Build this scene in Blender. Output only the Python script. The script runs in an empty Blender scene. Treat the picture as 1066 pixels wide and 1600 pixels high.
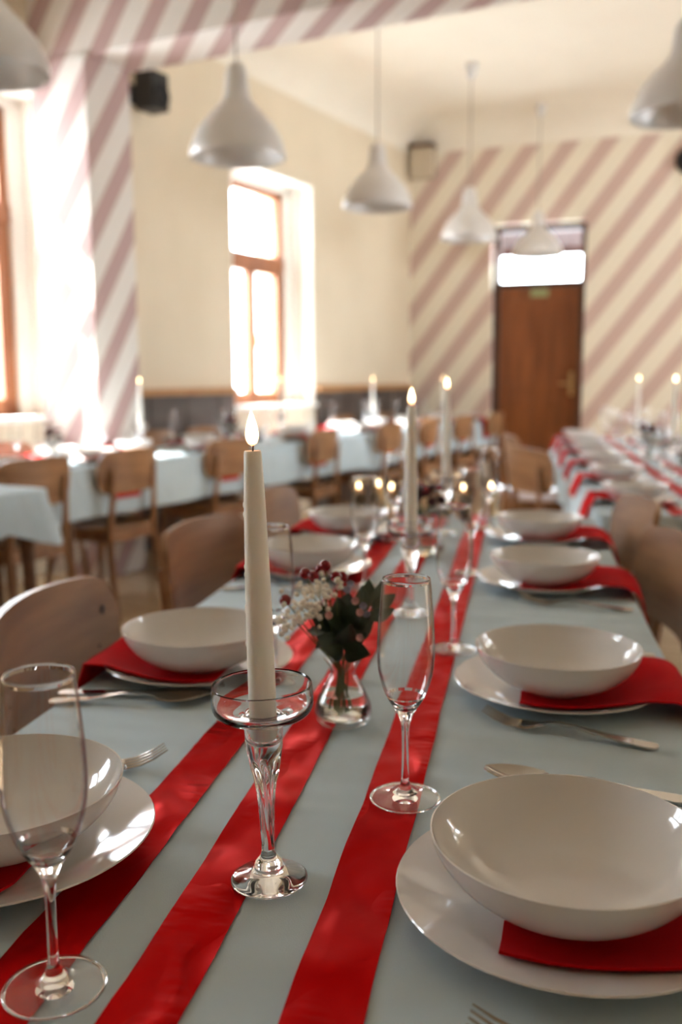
import bpy, bmesh, math, random
from mathutils import Matrix, Vector, noise
random.seed(7)
SC = bpy.context.scene
COL = SC.collection
# ------------------------------------------------------------------ camera
CAM_LOC = Vector((0, 0, 1.17)); FPX = 1460.0
pitch = math.atan((800 - 590) / FPX)
yaw = math.atan((818 - 533) / FPX * math.cos(pitch))
roll = 0.004
fw = Vector((-math.sin(yaw) * math.cos(pitch), math.cos(yaw) * math.cos(pitch), -math.sin(pitch)))
rt = Vector((math.cos(yaw), math.sin(yaw), 0)); up = rt.cross(fw)
rt2 = rt * math.cos(roll) - up * math.sin(roll); up2 = up * math.cos(roll) + rt * math.sin(roll)
cd = bpy.data.cameras.new('camera'); cam = bpy.data.objects.new('camera', cd); COL.objects.link(cam)
cam.matrix_world = Matrix(((rt2.x, up2.x, -fw.x, 0), (rt2.y, up2.y, -fw.y, 0), (rt2.z, up2.z, -fw.z, CAM_LOC.z), (0, 0, 0, 1)))
cd.sensor_fit = 'VERTICAL'; cd.sensor_height = 36; cd.lens = FPX / 1600 * 36
cd.clip_start = .05; cd.clip_end = 100
cd.dof.use_dof = True; cd.dof.focus_distance = .80; cd.dof.aperture_fstop = 3.7
SC.camera = cam
# ------------------------------------------------------------------ world, sun, exposure
SKY = 6.0
SUN = 16.0
EXPOSURE = 1.88
wd = bpy.data.worlds.new('sky'); SC.world = wd; wd.use_nodes = True
bg = wd.node_tree.nodes['Background']; bg.inputs[0].default_value = (.84, .93, 1.0, 1); bg.inputs[1].default_value = SKY
SC.view_settings.view_transform = 'Standard'; SC.view_settings.look = 'None'
SC.view_settings.exposure = EXPOSURE; SC.view_settings.gamma = 1; SC.view_settings.use_curve_mapping = False
SC.cycles.sample_clamp_indirect = 8; SC.cycles.blur_glossy = .6
SC.cycles.max_bounces = 14; SC.cycles.diffuse_bounces = 6; SC.cycles.transmission_bounces = 12
# room frame: x = into the room from the window wall, y = along the window wall, away from the camera
TH = math.radians(18.07)
ROOM = Matrix.Translation((-2.841, 5.003, 0)) @ Matrix.Rotation(-TH, 4, 'Z')
def rp(n, t, z=0): return ROOM @ Vector((n, t, z))
sl = bpy.data.lights.new('sun', 'SUN'); sl.energy = SUN; sl.angle = .009; sl.color = (1, .97, .92)
so = bpy.data.objects.new('sun', sl); COL.objects.link(so)
sdir = (ROOM.to_3x3() @ Vector((1, .2, -1.03))).normalized()
so.rotation_euler = sdir.to_track_quat('-Z', 'Y').to_euler(); so.location = rp(-4, 0, 6)
WIN = [2.70, -.30, -3.45]          # window centres along the window wall
RW = 6.6; FILL_WIN = [1.6, 3.1, 4.6]     # the opposite wall, and unseen windows added in it to brighten the background
for c, n0, dn in [(c, -.30, 1) for c in WIN] + [(c, RW + .32, -1) for c in FILL_WIN]:
    pl = bpy.data.lights.new('window_portal', 'AREA'); pl.shape = 'RECTANGLE'; pl.size = 1.95; pl.size_y = 1.0
    pl.cycles.is_portal = True
    po = bpy.data.objects.new('window_portal', pl); COL.objects.link(po)
    d = (ROOM.to_3x3() @ Vector((dn, 0, 0)))
    po.rotation_euler = d.to_track_quat('-Z', 'Y').to_euler(); po.location = rp(n0, c, 1.87)

# ------------------------------------------------------------------ materials
def lin(c): return tuple((x / 12.92 if x <= .04045 else ((x + .055) / 1.055) ** 2.4) for x in c)
def rgb(r, g, b): return lin((r / 255, g / 255, b / 255)) + (1,)
def newmat(name):
    m = bpy.data.materials.new(name); m.use_nodes = True
    return m, m.node_tree, m.node_tree.nodes['Principled BSDF']
def nd(t, typ, **kw):
    n = t.nodes.new(typ)
    for k, v in kw.items(): setattr(n, k, v)
    return n
def simple(name, col, rough=.5, metal=0, **kw):
    m, t, b = newmat(name)
    b.inputs['Base Color'].default_value = col; b.inputs['Roughness'].default_value = rough; b.inputs['Metallic'].default_value = metal
    for k, v in kw.items(): b.inputs[k].default_value = v
    return m
def varied(name, c1, c2, scale=(5, 5, 5), rough=.5, bump=0, bscale=None, detail=4, coord='Object', **kw):
    m, t, b = newmat(name)
    tc = nd(t, 'ShaderNodeTexCoord'); mp = nd(t, 'ShaderNodeMapping'); mp.inputs['Scale'].default_value = scale
    nz = nd(t, 'ShaderNodeTexNoise'); nz.inputs['Scale'].default_value = 1; nz.inputs['Detail'].default_value = detail
    rp_ = nd(t, 'ShaderNodeValToRGB'); rp_.color_ramp.elements[0].color = c1; rp_.color_ramp.elements[1].color = c2
    rp_.color_ramp.elements[0].position = .32; rp_.color_ramp.elements[1].position = .68
    L = t.links.new
    L(tc.outputs[coord], mp.inputs[0]); L(mp.outputs[0], nz.inputs['Vector']); L(nz.outputs['Fac'], rp_.inputs[0]); L(rp_.outputs[0], b.inputs['Base Color'])
    b.inputs['Roughness'].default_value = rough
    for k, v in kw.items(): b.inputs[k].default_value = v
    if bump:
        n2 = nd(t, 'ShaderNodeTexNoise'); mp2 = nd(t, 'ShaderNodeMapping'); mp2.inputs['Scale'].default_value = bscale or scale
        n2.inputs['Scale'].default_value = 1; n2.inputs['Detail'].default_value = 3
        bp = nd(t, 'ShaderNodeBump'); bp.inputs['Strength'].default_value = 1; bp.inputs['Distance'].default_value = bump
        L(tc.outputs[coord], mp2.inputs[0]); L(mp2.outputs[0], n2.inputs['Vector']); L(n2.outputs['Fac'], bp.inputs['Height']); L(bp.outputs[0], b.inputs['Normal'])
    return m
def stripes(name, c1, c2, kx, ky, period, duty=.45, soft=.03, off=0, rough=.75):
    m, t, b = newmat(name); L = t.links.new
    tc = nd(t, 'ShaderNodeTexCoord')
    dp = nd(t, 'ShaderNodeVectorMath', operation='DOT_PRODUCT'); dp.inputs[1].default_value = (-kx / period, -ky / period, 1 / period)
    ad = nd(t, 'ShaderNodeMath', operation='ADD'); ad.inputs[1].default_value = off + 50
    fr = nd(t, 'ShaderNodeMath', operation='FRACT')
    r = nd(t, 'ShaderNodeValToRGB'); e = r.color_ramp.elements
    e[0].position = 0; e[0].color = c2; e[1].position = soft; e[1].color = c1
    for p, c in ((1 - duty, c1), (1 - duty + soft, c2)):
        x = e.new(p); x.color = c
    L(tc.outputs['Object'], dp.inputs[0]); L(dp.outputs['Value'], ad.inputs[0]); L(ad.outputs[0], fr.inputs[0]); L(fr.outputs[0], r.inputs[0])
    nz = nd(t, 'ShaderNodeTexNoise'); nz.inputs['Scale'].default_value = 3
    mx = nd(t, 'ShaderNodeMixRGB', blend_type='MULTIPLY'); mx.inputs[0].default_value = .12
    L(r.outputs[0], mx.inputs[1]); L(nz.outputs['Fac'], mx.inputs[2]); L(mx.outputs[0], b.inputs['Base Color'])
    b.inputs['Roughness'].default_value = rough
    return m
def thin_glass(name, rough=.02, pw=5, k=.5, k0=.03, edge=None):
    m = bpy.data.materials.new(name); m.use_nodes = True; t = m.node_tree; t.nodes.clear()
    o = nd(t, 'ShaderNodeOutputMaterial'); mx = nd(t, 'ShaderNodeMixShader'); tr = nd(t, 'ShaderNodeBsdfTransparent'); g = nd(t, 'ShaderNodeBsdfGlossy')
    f = nd(t, 'ShaderNodeLayerWeight'); g.inputs['Roughness'].default_value = rough
    p = nd(t, 'ShaderNodeMath', operation='POWER'); p.inputs[1].default_value = pw; q = nd(t, 'ShaderNodeMath', operation='MULTIPLY_ADD'); q.inputs[1].default_value = k; q.inputs[2].default_value = k0
    if edge:
        r = nd(t, 'ShaderNodeValToRGB'); r.color_ramp.elements[0].position = .55; r.color_ramp.elements[0].color = (1, 1, 1, 1); r.color_ramp.elements[1].position = .97; r.color_ramp.elements[1].color = (edge, edge, edge, 1)
        t.links.new(f.outputs['Facing'], r.inputs[0]); t.links.new(r.outputs[0], tr.inputs[0])
    t.links.new(f.outputs['Facing'], p.inputs[0]); t.links.new(p.outputs[0], q.inputs[0]); t.links.new(q.outputs[0], mx.inputs[0]); t.links.new(tr.outputs[0], mx.inputs[1]); t.links.new(g.outputs[0], mx.inputs[2]); t.links.new(mx.outputs[0], o.inputs[0])
    return m
def emit(name, c_low, c_high, z0, z1, strength):
    m = bpy.data.materials.new(name); m.use_nodes = True; t = m.node_tree; t.nodes.clear(); L = t.links.new
    o = nd(t, 'ShaderNodeOutputMaterial'); em = nd(t, 'ShaderNodeEmission'); em.inputs[1].default_value = strength
    tc = nd(t, 'ShaderNodeTexCoord'); sp = nd(t, 'ShaderNodeSeparateXYZ'); mr = nd(t, 'ShaderNodeMapRange')
    mr.inputs['From Min'].default_value = z0; mr.inputs['From Max'].default_value = z1
    r = nd(t, 'ShaderNodeValToRGB'); r.color_ramp.elements[0].color = c_low; r.color_ramp.elements[1].color = c_high; r.color_ramp.elements[1].position = .45
    L(tc.outputs['Object'], sp.inputs[0]); L(sp.outputs['Z'], mr.inputs[0]); L(mr.outputs[0], r.inputs[0]); L(r.outputs[0], em.inputs[0]); L(em.outputs[0], o.inputs[0])
    return m
M = {}
CREAM1, CREAM2 = rgb(218, 204, 180), rgb(213, 198, 173)
M['cream'] = varied('cream_paint', CREAM1, CREAM2, (2, 2, 2), .8)
M['ceiling'] = varied('ceiling_paint', rgb(232, 224, 208), rgb(228, 219, 203), (2, 2, 2), .85)
M['white_paint'] = varied('white_paint', rgb(236, 232, 224), rgb(230, 226, 218), (2, 2, 2), .7)
M['stripe_back'] = stripes('striped_paint_back', rgb(232, 222, 202), rgb(200, 172, 160), 1.32, 0, .50, .46, .07, .2)
M['stripe_arch'] = stripes('striped_paint_arch', rgb(224, 218, 211), rgb(184, 156, 152), 1.35, 1.5, .42, .46, .04, .1)
M['floor'] = varied('floor_boards', rgb(208, 182, 148), rgb(186, 156, 120), (3, 22, 1), .2, detail=6)
M['wainscot'] = varied('dark_wainscot', rgb(92, 82, 76), rgb(80, 70, 64), (2, 2, 12), .5)
M['ledge'] = varied('oak_ledge', rgb(186, 138, 88), rgb(160, 112, 68), (3, 25, 25), .45)
M['oak'] = varied('oak_chair', rgb(152, 108, 70), rgb(118, 78, 48), (18, 18, 3), .42, detail=6)
M['oak_panel'] = varied('oak_panel', rgb(158, 116, 78), rgb(124, 86, 55), (3, 14, 26), .38, detail=6)
M['knot'] = simple('wood_knot', rgb(60, 38, 22), .6)
M['table_wood'] = varied('table_wood', rgb(110, 74, 46), rgb(84, 54, 32), (4, 20, 20), .5)
M['door_wood'] = varied('door_wood', rgb(142, 82, 40), rgb(112, 60, 26), (16, 16, 1.6), .4, detail=6)
M['frame_wood'] = varied('frame_wood', rgb(170, 112, 76), rgb(146, 90, 58), (16, 16, 2), .45)
M['dark_frame'] = varied('dark_frame_wood', rgb(74, 42, 26), rgb(56, 30, 18), (14, 14, 2), .45)
M['cloth'] = varied('blue_cloth', rgb(187, 204, 213), rgb(182, 199, 208), (9, 9, 9), .85, .00035, (900, 900, 300))
def wrinkle(m, dist, scale):
    t = m.node_tree; b = t.nodes['Principled BSDF']; old = b.inputs['Normal'].links[0].from_socket
    tc = nd(t, 'ShaderNodeTexCoord'); mp = nd(t, 'ShaderNodeMapping'); mp.inputs['Scale'].default_value = scale; n = nd(t, 'ShaderNodeTexNoise'); n.inputs['Scale'].default_value = 1; n.inputs['Detail'].default_value = 1
    bp = nd(t, 'ShaderNodeBump'); bp.inputs['Distance'].default_value = dist; t.links.new(tc.outputs['Object'], mp.inputs[0]); t.links.new(mp.outputs[0], n.inputs['Vector']); t.links.new(n.outputs['Fac'], bp.inputs['Height']); t.links.new(old, bp.inputs['Normal']); t.links.new(bp.outputs[0], b.inputs['Normal'])
wrinkle(M['cloth'], .012, (4, 14, 5))
M['napkin'] = varied('red_napkin', rgb(196, 3, 14), rgb(184, 2, 12), (20, 20, 20), .9, .0003, (700, 700, 700), **{'Specular IOR Level': .1})
M['porcelain'] = simple('porcelain', rgb(219, 216, 213), .09, 0, **{'Coat Weight': .3, 'Coat Roughness': .04})
M['wax'] = simple('candle_wax', rgb(252, 249, 240), .45, 0, **{'Subsurface Weight': .12, 'Subsurface Radius': (1, .8, .6), 'Subsurface Scale': .004})
M['wick'] = simple('wick', rgb(40, 28, 22), .9)
M['glass'] = simple('clear_glass', (1, 1, 1, 1), 0, 0, **{'Transmission Weight': 1, 'IOR': 1.47})
M['water'] = simple('water', (.97, 1, .97, 1), 0, 0, **{'Transmission Weight': 1, 'IOR': 1.33})
M['pane'] = thin_glass('window_pane')
M['thin_glass'] = thin_glass('thin_clear_glass', .0, 3.2, .75, .035, .5)
M['steel'] = simple('polished_steel', (.50, .47, .43, 1), .12, 1)
M['brass'] = simple('brass', (.72, .52, .26, 1), .3, 1)
M['lamp_out'] = simple('lamp_enamel', rgb(206, 202, 198), .32, .15)
M['cord'] = simple('lamp_cord', rgb(150, 138, 124), .6)
M['bulb'] = simple('frosted_bulb', rgb(240, 238, 232), .3)
M['black'] = simple('black_plastic', rgb(28, 25, 24), .5)
M['grille'] = simple('speaker_grille', rgb(18, 16, 16), .8)
M['beige_box'] = simple('beige_plastic', rgb(190, 176, 154), .6)
M['sign'] = simple('sign_green', rgb(150, 158, 110), .5)
M['reflection_tone'] = simple('reflection_red', rgb(52, 20, 17), .9)
M['leaf'] = varied('leaf_green', rgb(62, 78, 56), rgb(34, 46, 36), (45, 45, 45), .35)
M['leaf_pale'] = varied('leaf_pale', rgb(96, 110, 92), rgb(74, 90, 74), (30, 30, 30), .5)
M['stem'] = simple('stem_green', rgb(84, 96, 50), .5)
M['berry'] = simple('berry_red', rgb(128, 12, 22), .22)
M['blossom'] = simple('blossom_white', rgb(240, 234, 220), .7)
M['blossom_blue'] = simple('blossom_blue', rgb(142, 142, 162), .7)
M['blossom_pink'] = simple('blossom_pink', rgb(196, 150, 148), .7)
M['burgundy'] = simple('burgundy_petal', rgb(62, 12, 20), .6)
M['flame'] = emit('candle_flame', (.30, .06, .012, 1), (1, .72, .36, 1), 0, .03, 4.5)
M['tealight_wax'] = simple('tealight_wax', rgb(236, 208, 160), .5)
def satin():
    m, t, b = newmat('red_satin'); L = t.links.new
    b.inputs['Base Color'].default_value = rgb(182, 5, 9); b.inputs['Roughness'].default_value = .33; b.inputs['Metallic'].default_value = .6
    b.inputs['Specular IOR Level'].default_value = .12; b.inputs['Specular Tint'].default_value = (1, .08, .06, 1)
    tc = nd(t, 'ShaderNodeTexCoord')
    def nz(scale, rot, det, dist=.4):
        mp = nd(t, 'ShaderNodeMapping'); mp.inputs['Scale'].default_value = scale; mp.inputs['Rotation'].default_value = (0, 0, rot)
        n = nd(t, 'ShaderNodeTexNoise'); n.inputs['Scale'].default_value = 1; n.inputs['Detail'].default_value = det; n.inputs['Distortion'].default_value = dist
        L(tc.outputs['Object'], mp.inputs[0]); L(mp.outputs[0], n.inputs['Vector']); return n.outputs['Fac']
    big = nz((13, 8, 8), .5, 1); crease = nz((22, 62, 20), .55, 1, .2); mask = nz((14, 9, 9), 1.1, 1)
    mr = nd(t, 'ShaderNodeMapRange'); mr.inputs['From Min'].default_value = .52; mr.inputs['From Max'].default_value = .68; L(mask, mr.inputs[0])
    mu = nd(t, 'ShaderNodeMath', operation='MULTIPLY'); L(crease, mu.inputs[0]); L(mr.outputs[0], mu.inputs[1])
    b1 = nd(t, 'ShaderNodeBump'); b1.inputs['Distance'].default_value = .017; b1.inputs['Strength'].default_value = 1; L(big, b1.inputs['Height'])
    b2 = nd(t, 'ShaderNodeBump'); b2.inputs['Distance'].default_value = .0035; b2.inputs['Strength'].default_value = 1; L(mu.outputs[0], b2.inputs['Height']); L(b1.outputs[0], b2.inputs['Normal'])
    L(b2.outputs[0], b.inputs['Normal'])
    return m
M['satin'] = satin()

# ------------------------------------------------------------------ mesh helpers
class G:
    def __init__(s): s.v = []; s.f = []
    def add(s, vs, fs, mat=None):
        o = len(s.v)
        s.v += [tuple(mat @ Vector(p)) if mat else tuple(p) for p in vs]
        s.f += [tuple(i + o for i in f) for f in fs]; return s
    def box(s, x0, x1, y0, y1, z0, z1, mat=None):
        return s.add([(x0, y0, z0), (x1, y0, z0), (x1, y1, z0), (x0, y1, z0), (x0, y0, z1), (x1, y0, z1), (x1, y1, z1), (x0, y1, z1)],
                     [(0, 3, 2, 1), (4, 5, 6, 7), (0, 1, 5, 4), (1, 2, 6, 5), (2, 3, 7, 6), (3, 0, 4, 7)], mat)
    def lathe(s, prof, seg=48, mod=None, mat=None):
        vs = []; fs = []; rows = []
        for r, z in prof:
            if r < 1e-6: rows.append([len(vs)]); vs.append((0, 0, z))
            else:
                row = []
                for k in range(seg):
                    a = 2 * math.pi * k / seg; q = r * (mod(a, z) if mod else 1)
                    row.append(len(vs)); vs.append((q * math.cos(a), q * math.sin(a), z))
                rows.append(row)
        for A, B in zip(rows, rows[1:]):
            for k in range(seg):
                k2 = (k + 1) % seg
                if len(A) == 1 and len(B) == 1: continue
                if len(A) == 1: fs.append((A[0], B[k2], B[k]))
                elif len(B) == 1: fs.append((A[k], A[k2], B[0]))
                else: fs.append((A[k], A[k2], B[k2], B[k]))
        return s.add(vs, fs, mat)
    def tube(s, pts, rad, seg=10, mat=None):
        pts = [Vector(p) for p in pts]; n = len(pts)
        if not isinstance(rad, (list, tuple)): rad = [rad] * n
        vs = []; fs = []
        for i, p in enumerate(pts):
            d = (pts[min(i + 1, n - 1)] - pts[max(i - 1, 0)]).normalized()
            ax = Vector((0, 0, 1)) if abs(d.z) < .9 else Vector((1, 0, 0))
            a = d.cross(ax).normalized(); b = a.cross(d)
            for k in range(seg):
                t = 2 * math.pi * k / seg
                vs.append(p + (a * math.cos(t) + b * math.sin(t)) * rad[i])
        for i in range(n - 1):
            for k in range(seg):
                k2 = (k + 1) % seg
                fs.append((i * seg + k, i * seg + k2, (i + 1) * seg + k2, (i + 1) * seg + k))
        fs.append(tuple(range(seg))[::-1]); fs.append(tuple((n - 1) * seg + k for k in range(seg)))
        return s.add(vs, fs, mat)
    def bar(s, pts, hw, hd, mat=None):
        """tapered rectangular bar through pts; hw/hd half sizes per point along X and Y"""
        vs = []; fs = []; n = len(pts)
        for (x, y, z), a, b in zip(pts, hw, hd):
            c = .3
            for dx, dy in ((-1, -c), (-c, -1), (c, -1), (1, -c), (1, c), (c, 1), (-c, 1), (-1, c)):
                vs.append((x + dx * a, y + dy * b, z))
        for i in range(n - 1):
            for k in range(8):
                k2 = (k + 1) % 8; fs.append((i * 8 + k, i * 8 + k2, i * 8 + 8 + k2, i * 8 + 8 + k))
        fs.append(tuple(range(8))[::-1]); fs.append(tuple((n - 1) * 8 + k for k in range(8)))
        return s.add(vs, fs, mat)
    def sheet(s, P, th):
        """P[i][j] grid of points -> slab with thickness th along the local normal"""
        ni, nj = len(P), len(P[0]); P = [[Vector(p) for p in r] for r in P]
        N = []
        for i in range(ni):
            for j in range(nj):
                du = P[min(i + 1, ni - 1)][j] - P[max(i - 1, 0)][j]; dv = P[i][min(j + 1, nj - 1)] - P[i][max(j - 1, 0)]
                n = du.cross(dv); N.append(n.normalized() if n.length > 1e-12 else Vector((0, 0, 1)))
        vs = [P[i][j] + N[i * nj + j] * th / 2 for i in range(ni) for j in range(nj)] + [P[i][j] - N[i * nj + j] * th / 2 for i in range(ni) for j in range(nj)]
        o = ni * nj; fs = []
        for i in range(ni - 1):
            for j in range(nj - 1):
                a, b, c, d = i * nj + j, (i + 1) * nj + j, (i + 1) * nj + j + 1, i * nj + j + 1
                fs.append((a, b, c, d)); fs.append((a + o, d + o, c + o, b + o))
        bd = [(i, 0) for i in range(ni)] + [(ni - 1, j) for j in range(1, nj)] + [(i, nj - 1) for i in range(ni - 2, -1, -1)] + [(0, j) for j in range(nj - 2, 0, -1)]
        for (i, j), (k, l) in zip(bd, bd[1:] + bd[:1]):
            a, b = i * nj + j, k * nj + l; fs.append((b, a, a + o, b + o))
        return s.add(vs, fs)
    def mesh(s, name, mat, smooth=True, bevel=0, weld=False):
        me = bpy.data.meshes.new(name); me.from_pydata(s.v, [], s.f)
        bm = bmesh.new(); bm.from_mesh(me)
        if weld: bmesh.ops.remove_doubles(bm, verts=bm.verts, dist=1e-5)
        bmesh.ops.recalc_face_normals(bm, faces=bm.faces)
        if bevel: bmesh.ops.bevel(bm, geom=[e for e in bm.edges if e.is_manifold and e.calc_face_angle(0) > .6], offset=bevel, segments=2, affect='EDGES', profile=.6)
        for f in bm.faces: f.smooth = smooth
        if smooth:
            for e in bm.edges:
                if e.is_manifold and e.calc_face_angle(0) > .75: e.smooth = False
        bm.to_mesh(me); bm.free()
        if mat: me.materials.append(mat)
        return me
def ob(name, me, parent=None, loc=None, mat=None, rz=None):
    o = bpy.data.objects.new(name, me); COL.objects.link(o)
    if parent: o.parent = parent
    if mat is not None: o.matrix_world = mat
    if loc is not None: o.location = loc
    if rz is not None: o.rotation_euler = (0, 0, rz)
    return o
def tag(o, label=None, cat=None, group=None, kind=None):
    if label: o['label'] = label
    if cat: o['category'] = cat
    if group: o['group'] = group
    if kind: o['kind'] = kind
    return o
def struct(name, me, mat=None, label=None):
    o = ob(name, me, mat=mat); o['kind'] = 'structure'
    if label: o['label'] = label
    return o
def chaikin(p, it=2):
    for _ in range(it):
        q = [p[0]]
        for a, b in zip(p, p[1:]):
            q += [(a[0] * .75 + b[0] * .25, a[1] * .75 + b[1] * .25), (a[0] * .25 + b[0] * .75, a[1] * .25 + b[1] * .75)]
        p = q + [p[-1]]
    return p
def copy_tree(o, parent=None):
    c = o.copy(); COL.objects.link(c); c.parent = parent
    for ch in o.children: copy_tree(ch, c)
    return c
class Proto:
    """first call hands out the thing itself, later calls a copy of it and its parts"""
    def __init__(s, root): s.root = root; s.used = False
    def put(s, loc, rz=0, label=None, group=None):
        o = copy_tree(s.root) if s.used else s.root
        s.used = True; o.location = loc; o.rotation_euler = (0, 0, rz)
        if label: o['label'] = label
        if group: o['group'] = group
        elif 'group' in o: del o['group']
        return o
def thing(name, cat):
    o = bpy.data.objects.new(name, None); COL.objects.link(o); o.empty_display_size = .05; o['category'] = cat
    return o

# ------------------------------------------------------------------ the room
CEIL, WTOP = 3.72, 3.45
g = G().add([(-.5, -8.3, 0), (7.1, -8.3, 0), (7.1, 7.2, 0), (-.5, 7.2, 0), (-.5, -8.3, -.1), (7.1, -8.3, -.1), (7.1, 7.2, -.1), (-.5, 7.2, -.1)],
            [(0, 1, 2, 3), (7, 6, 5, 4), (0, 4, 5, 1), (1, 5, 6, 2), (2, 6, 7, 3), (3, 7, 4, 0)])
struct('floor', g.mesh('floor', M['floor'], False), ROOM)
g = G().box(-.5, 7.1, -8.3, 7.2, CEIL, CEIL + .1)
struct('ceiling', g.mesh('ceiling', M['ceiling'], False), ROOM)
# window wall: two layers, inner layer with wider openings (stepped reveal)
SILL, HEAD = .92, 2.80
g = G()
def wall_layer(g, x0, x1, hw, z0, z1, y0, y1):
    cs = sorted(WIN); ys = y0
    for c in cs:
        g.box(x0, x1, ys, c - hw, 0, CEIL); g.box(x0, x1, c - hw, c + hw, 0, z0); g.box(x0, x1, c - hw, c + hw, z1, CEIL); ys = c + hw
    g.box(x0, x1, ys, y1, 0, CEIL)
wall_layer(g, -.22, 0, .605, SILL, HEAD, -8.3, 7.2)
wall_layer(g, -.50, -.22, .47, SILL + .02, HEAD - .06, -8.3, 7.2)
struct('wall_left', g.mesh('wall_left', M['cream'], False), ROOM)
for i, c in enumerate(WIN):   # white painted reveals
    g = G(); e = .012
    g.box(-.22, .004, c - .605, c - .605 + e, SILL, HEAD); g.box(-.10, .004, c + .605 - e, c + .605, SILL, HEAD); g.box(-.22, -.13, c + .605 - e - .02, c + .605, SILL, HEAD)
    g.box(-.22, .004, c - .605, c + .605, HEAD - e, HEAD); g.box(-.22, .03, c - .62, c + .62, SILL, SILL + .03)
    g.box(-.222, -.2, c + .47, c + .605, SILL, HEAD); g.box(-.222, -.2, c - .605, c - .47, SILL, HEAD); g.box(-.222, -.2, c - .605, c + .605, HEAD - .07, HEAD)
    struct('trim_%d' % (i + 1), g.mesh('window_reveal', M['white_paint'], False), ROOM, 'white painted window reveal')
def window(i, c, mat=ROOM):
    x0, x1 = -.30, -.235; g = G(); z0, z1, zt = .945, 2.735, 2.135; h = .47
    g.box(x0, x1, c - h, c - h + .06, z0, z1); g.box(x0, x1, c + h - .06, c + h, z0, z1)
    g.box(x0, x1, c - h, c + h, z1 - .06, z1); g.box(x0, x1, c - h, c + h, z0, z0 + .06); g.box(x0, x1 + .02, c - h, c + h, zt - .05, zt + .05)
    w = struct('window_%d' % (i + 1), g.mesh('window_frame', M['frame_wood'], False), mat, 'brown wooden casement window with transom light')
    for s in (-1, 1):
        g = G(); a, b = (c - h + .06, c - .005) if s < 0 else (c + .005, c + h - .06)
        lo, hi = z0 + .06, zt - .05; q = .045
        g.box(x0 + .01, x1 + .012, a, a + q, lo, hi); g.box(x0 + .01, x1 + .012, b - q, b, lo, hi); g.box(x0 + .01, x1 + .012, a, b, lo, lo + q); g.box(x0 + .01, x1 + .012, a, b, hi - q, hi)
        sash = ob('sash', g.mesh('sash', M['frame_wood'], False), w)
        g = G().box(x0 + .03, x0 + .034, a + q, b - q, lo + q, hi - q); ob('pane', g.mesh('pane', M['pane'], False), sash)
    g = G().box(x0 + .03, x0 + .034, c - h + .06, c + h - .06, zt + .05, z1 - .06); ob('transom_pane', g.mesh('pane', M['pane'], False), w)
    g = G().tube([(x1 + .02, c, 1.52), (x1 + .05, c, 1.52)], .008).tube([(x1 + .05, c, 1.53), (x1 + .05, c, 1.42)], .009)
    ob('window_handle', g.mesh('handle', M['brass']), w)
for i, c in enumerate(WIN): window(i, c)
# wainscot and ledge along the window wall beyond the pier
g = G()
for y0, y1 in ((.535, 2.08), (3.32, 5.30)): g.box(0, .02, y0, y1, 0, 1.05)
for k in range(12):
    y = .70 + k * .4
    if y < 2.0 or 3.4 < y < 5.2: g.box(.018, .028, y - .02, y + .02, .1, 1.05)
struct('trim_5', g.mesh('wainscot', M['wainscot'], False), ROOM, 'dark wainscot panelling below wooden ledge')
g = G()
for y0, y1 in ((.535, 2.08), (3.32, 5.30)): g.box(0, .06, y0, y1, 1.05, 1.10)
struct('trim_6', g.mesh('ledge', M['ledge'], False), ROOM, 'oak ledge capping the dark wainscot')
# pier and beam between the two halves of the hall
SOF = 2.925; k_ = .045 * 6.6
g = G().box(0, .415, .17, .535, 0, SOF)
struct('wall_pier', g.mesh('wall_pier', M['stripe_arch'], False), ROOM, 'pier painted with mauve and white diagonal stripes')
g = G().add([(0, .17, SOF), (6.6, .17 + k_, SOF), (6.6, .535 + k_, SOF), (0, .535, SOF), (0, .17, CEIL), (6.6, .17 + k_, CEIL), (6.6, .535 + k_, CEIL), (0, .535, CEIL)],
            [(0, 3, 2, 1), (4, 5, 6, 7), (0, 1, 5, 4), (1, 2, 6, 5), (2, 3, 7, 6), (3, 0, 4, 7)])
struct('wall_beam', g.mesh('wall_beam', M['stripe_arch'], False), ROOM, 'dropped beam painted with mauve and white diagonal stripes')
# back wall in its own frame: x along the wall, y outwards
PHI = math.atan(.158)
BACK = ROOM @ Matrix.Translation((0, 5.317, 0)) @ Matrix.Rotation(PHI, 4, 'Z')
D0, D1, DT = .86, 1.80, 2.70
g = G().box(-.3, D0, 0, .35, 0, CEIL).box(D1, 7.1, 0, .35, 0, CEIL).box(D0, D1, 0, .35, DT, CEIL)
struct('wall_back', g.mesh('wall_back', M['stripe_back'], False), BACK, 'wall painted with mauve and cream diagonal stripes')
def cove(name, length, mat):
    vs = []; fs = []; n = 8; prof = [(0, WTOP)] + [(.55 * (1 - math.cos(a)), WTOP + (CEIL - WTOP) * math.sin(a)) for a in [math.pi / 2 * k / n for k in range(1, n + 1)]] + [(0, CEIL)]
    for x in (0, length): vs += [(x, -d, z) for d, z in prof]
    m = len(prof)
    for k in range(m): fs.append((k, (k + 1) % m, m + (k + 1) % m, m + k))
    fs += [tuple(range(m)), tuple(range(m, 2 * m))[::-1]]
    struct(name, G().add(vs, fs).mesh(name, M['ceiling']), mat, 'curved cornice between wall and ceiling')
cove('trim_7', 6.5, BACK)
cove('trim_8', 4.9, ROOM @ Matrix.Translation((0, .535, 0)) @ Matrix.Rotation(math.pi / 2, 4, 'Z'))
g = G(); y_ = -8.3
for c in FILL_WIN:
    g.box(RW, RW + .4, y_, c - .55, 0, CEIL).box(RW, RW + .4, c - .55, c + .55, 0, SILL).box(RW, RW + .4, c - .55, c + .55, HEAD, CEIL); y_ = c + .55
g.box(RW, RW + .4, y_, 7.2, 0, CEIL)
struct('wall_right', g.mesh('wall_right', M['cream'], False), ROOM)
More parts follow.
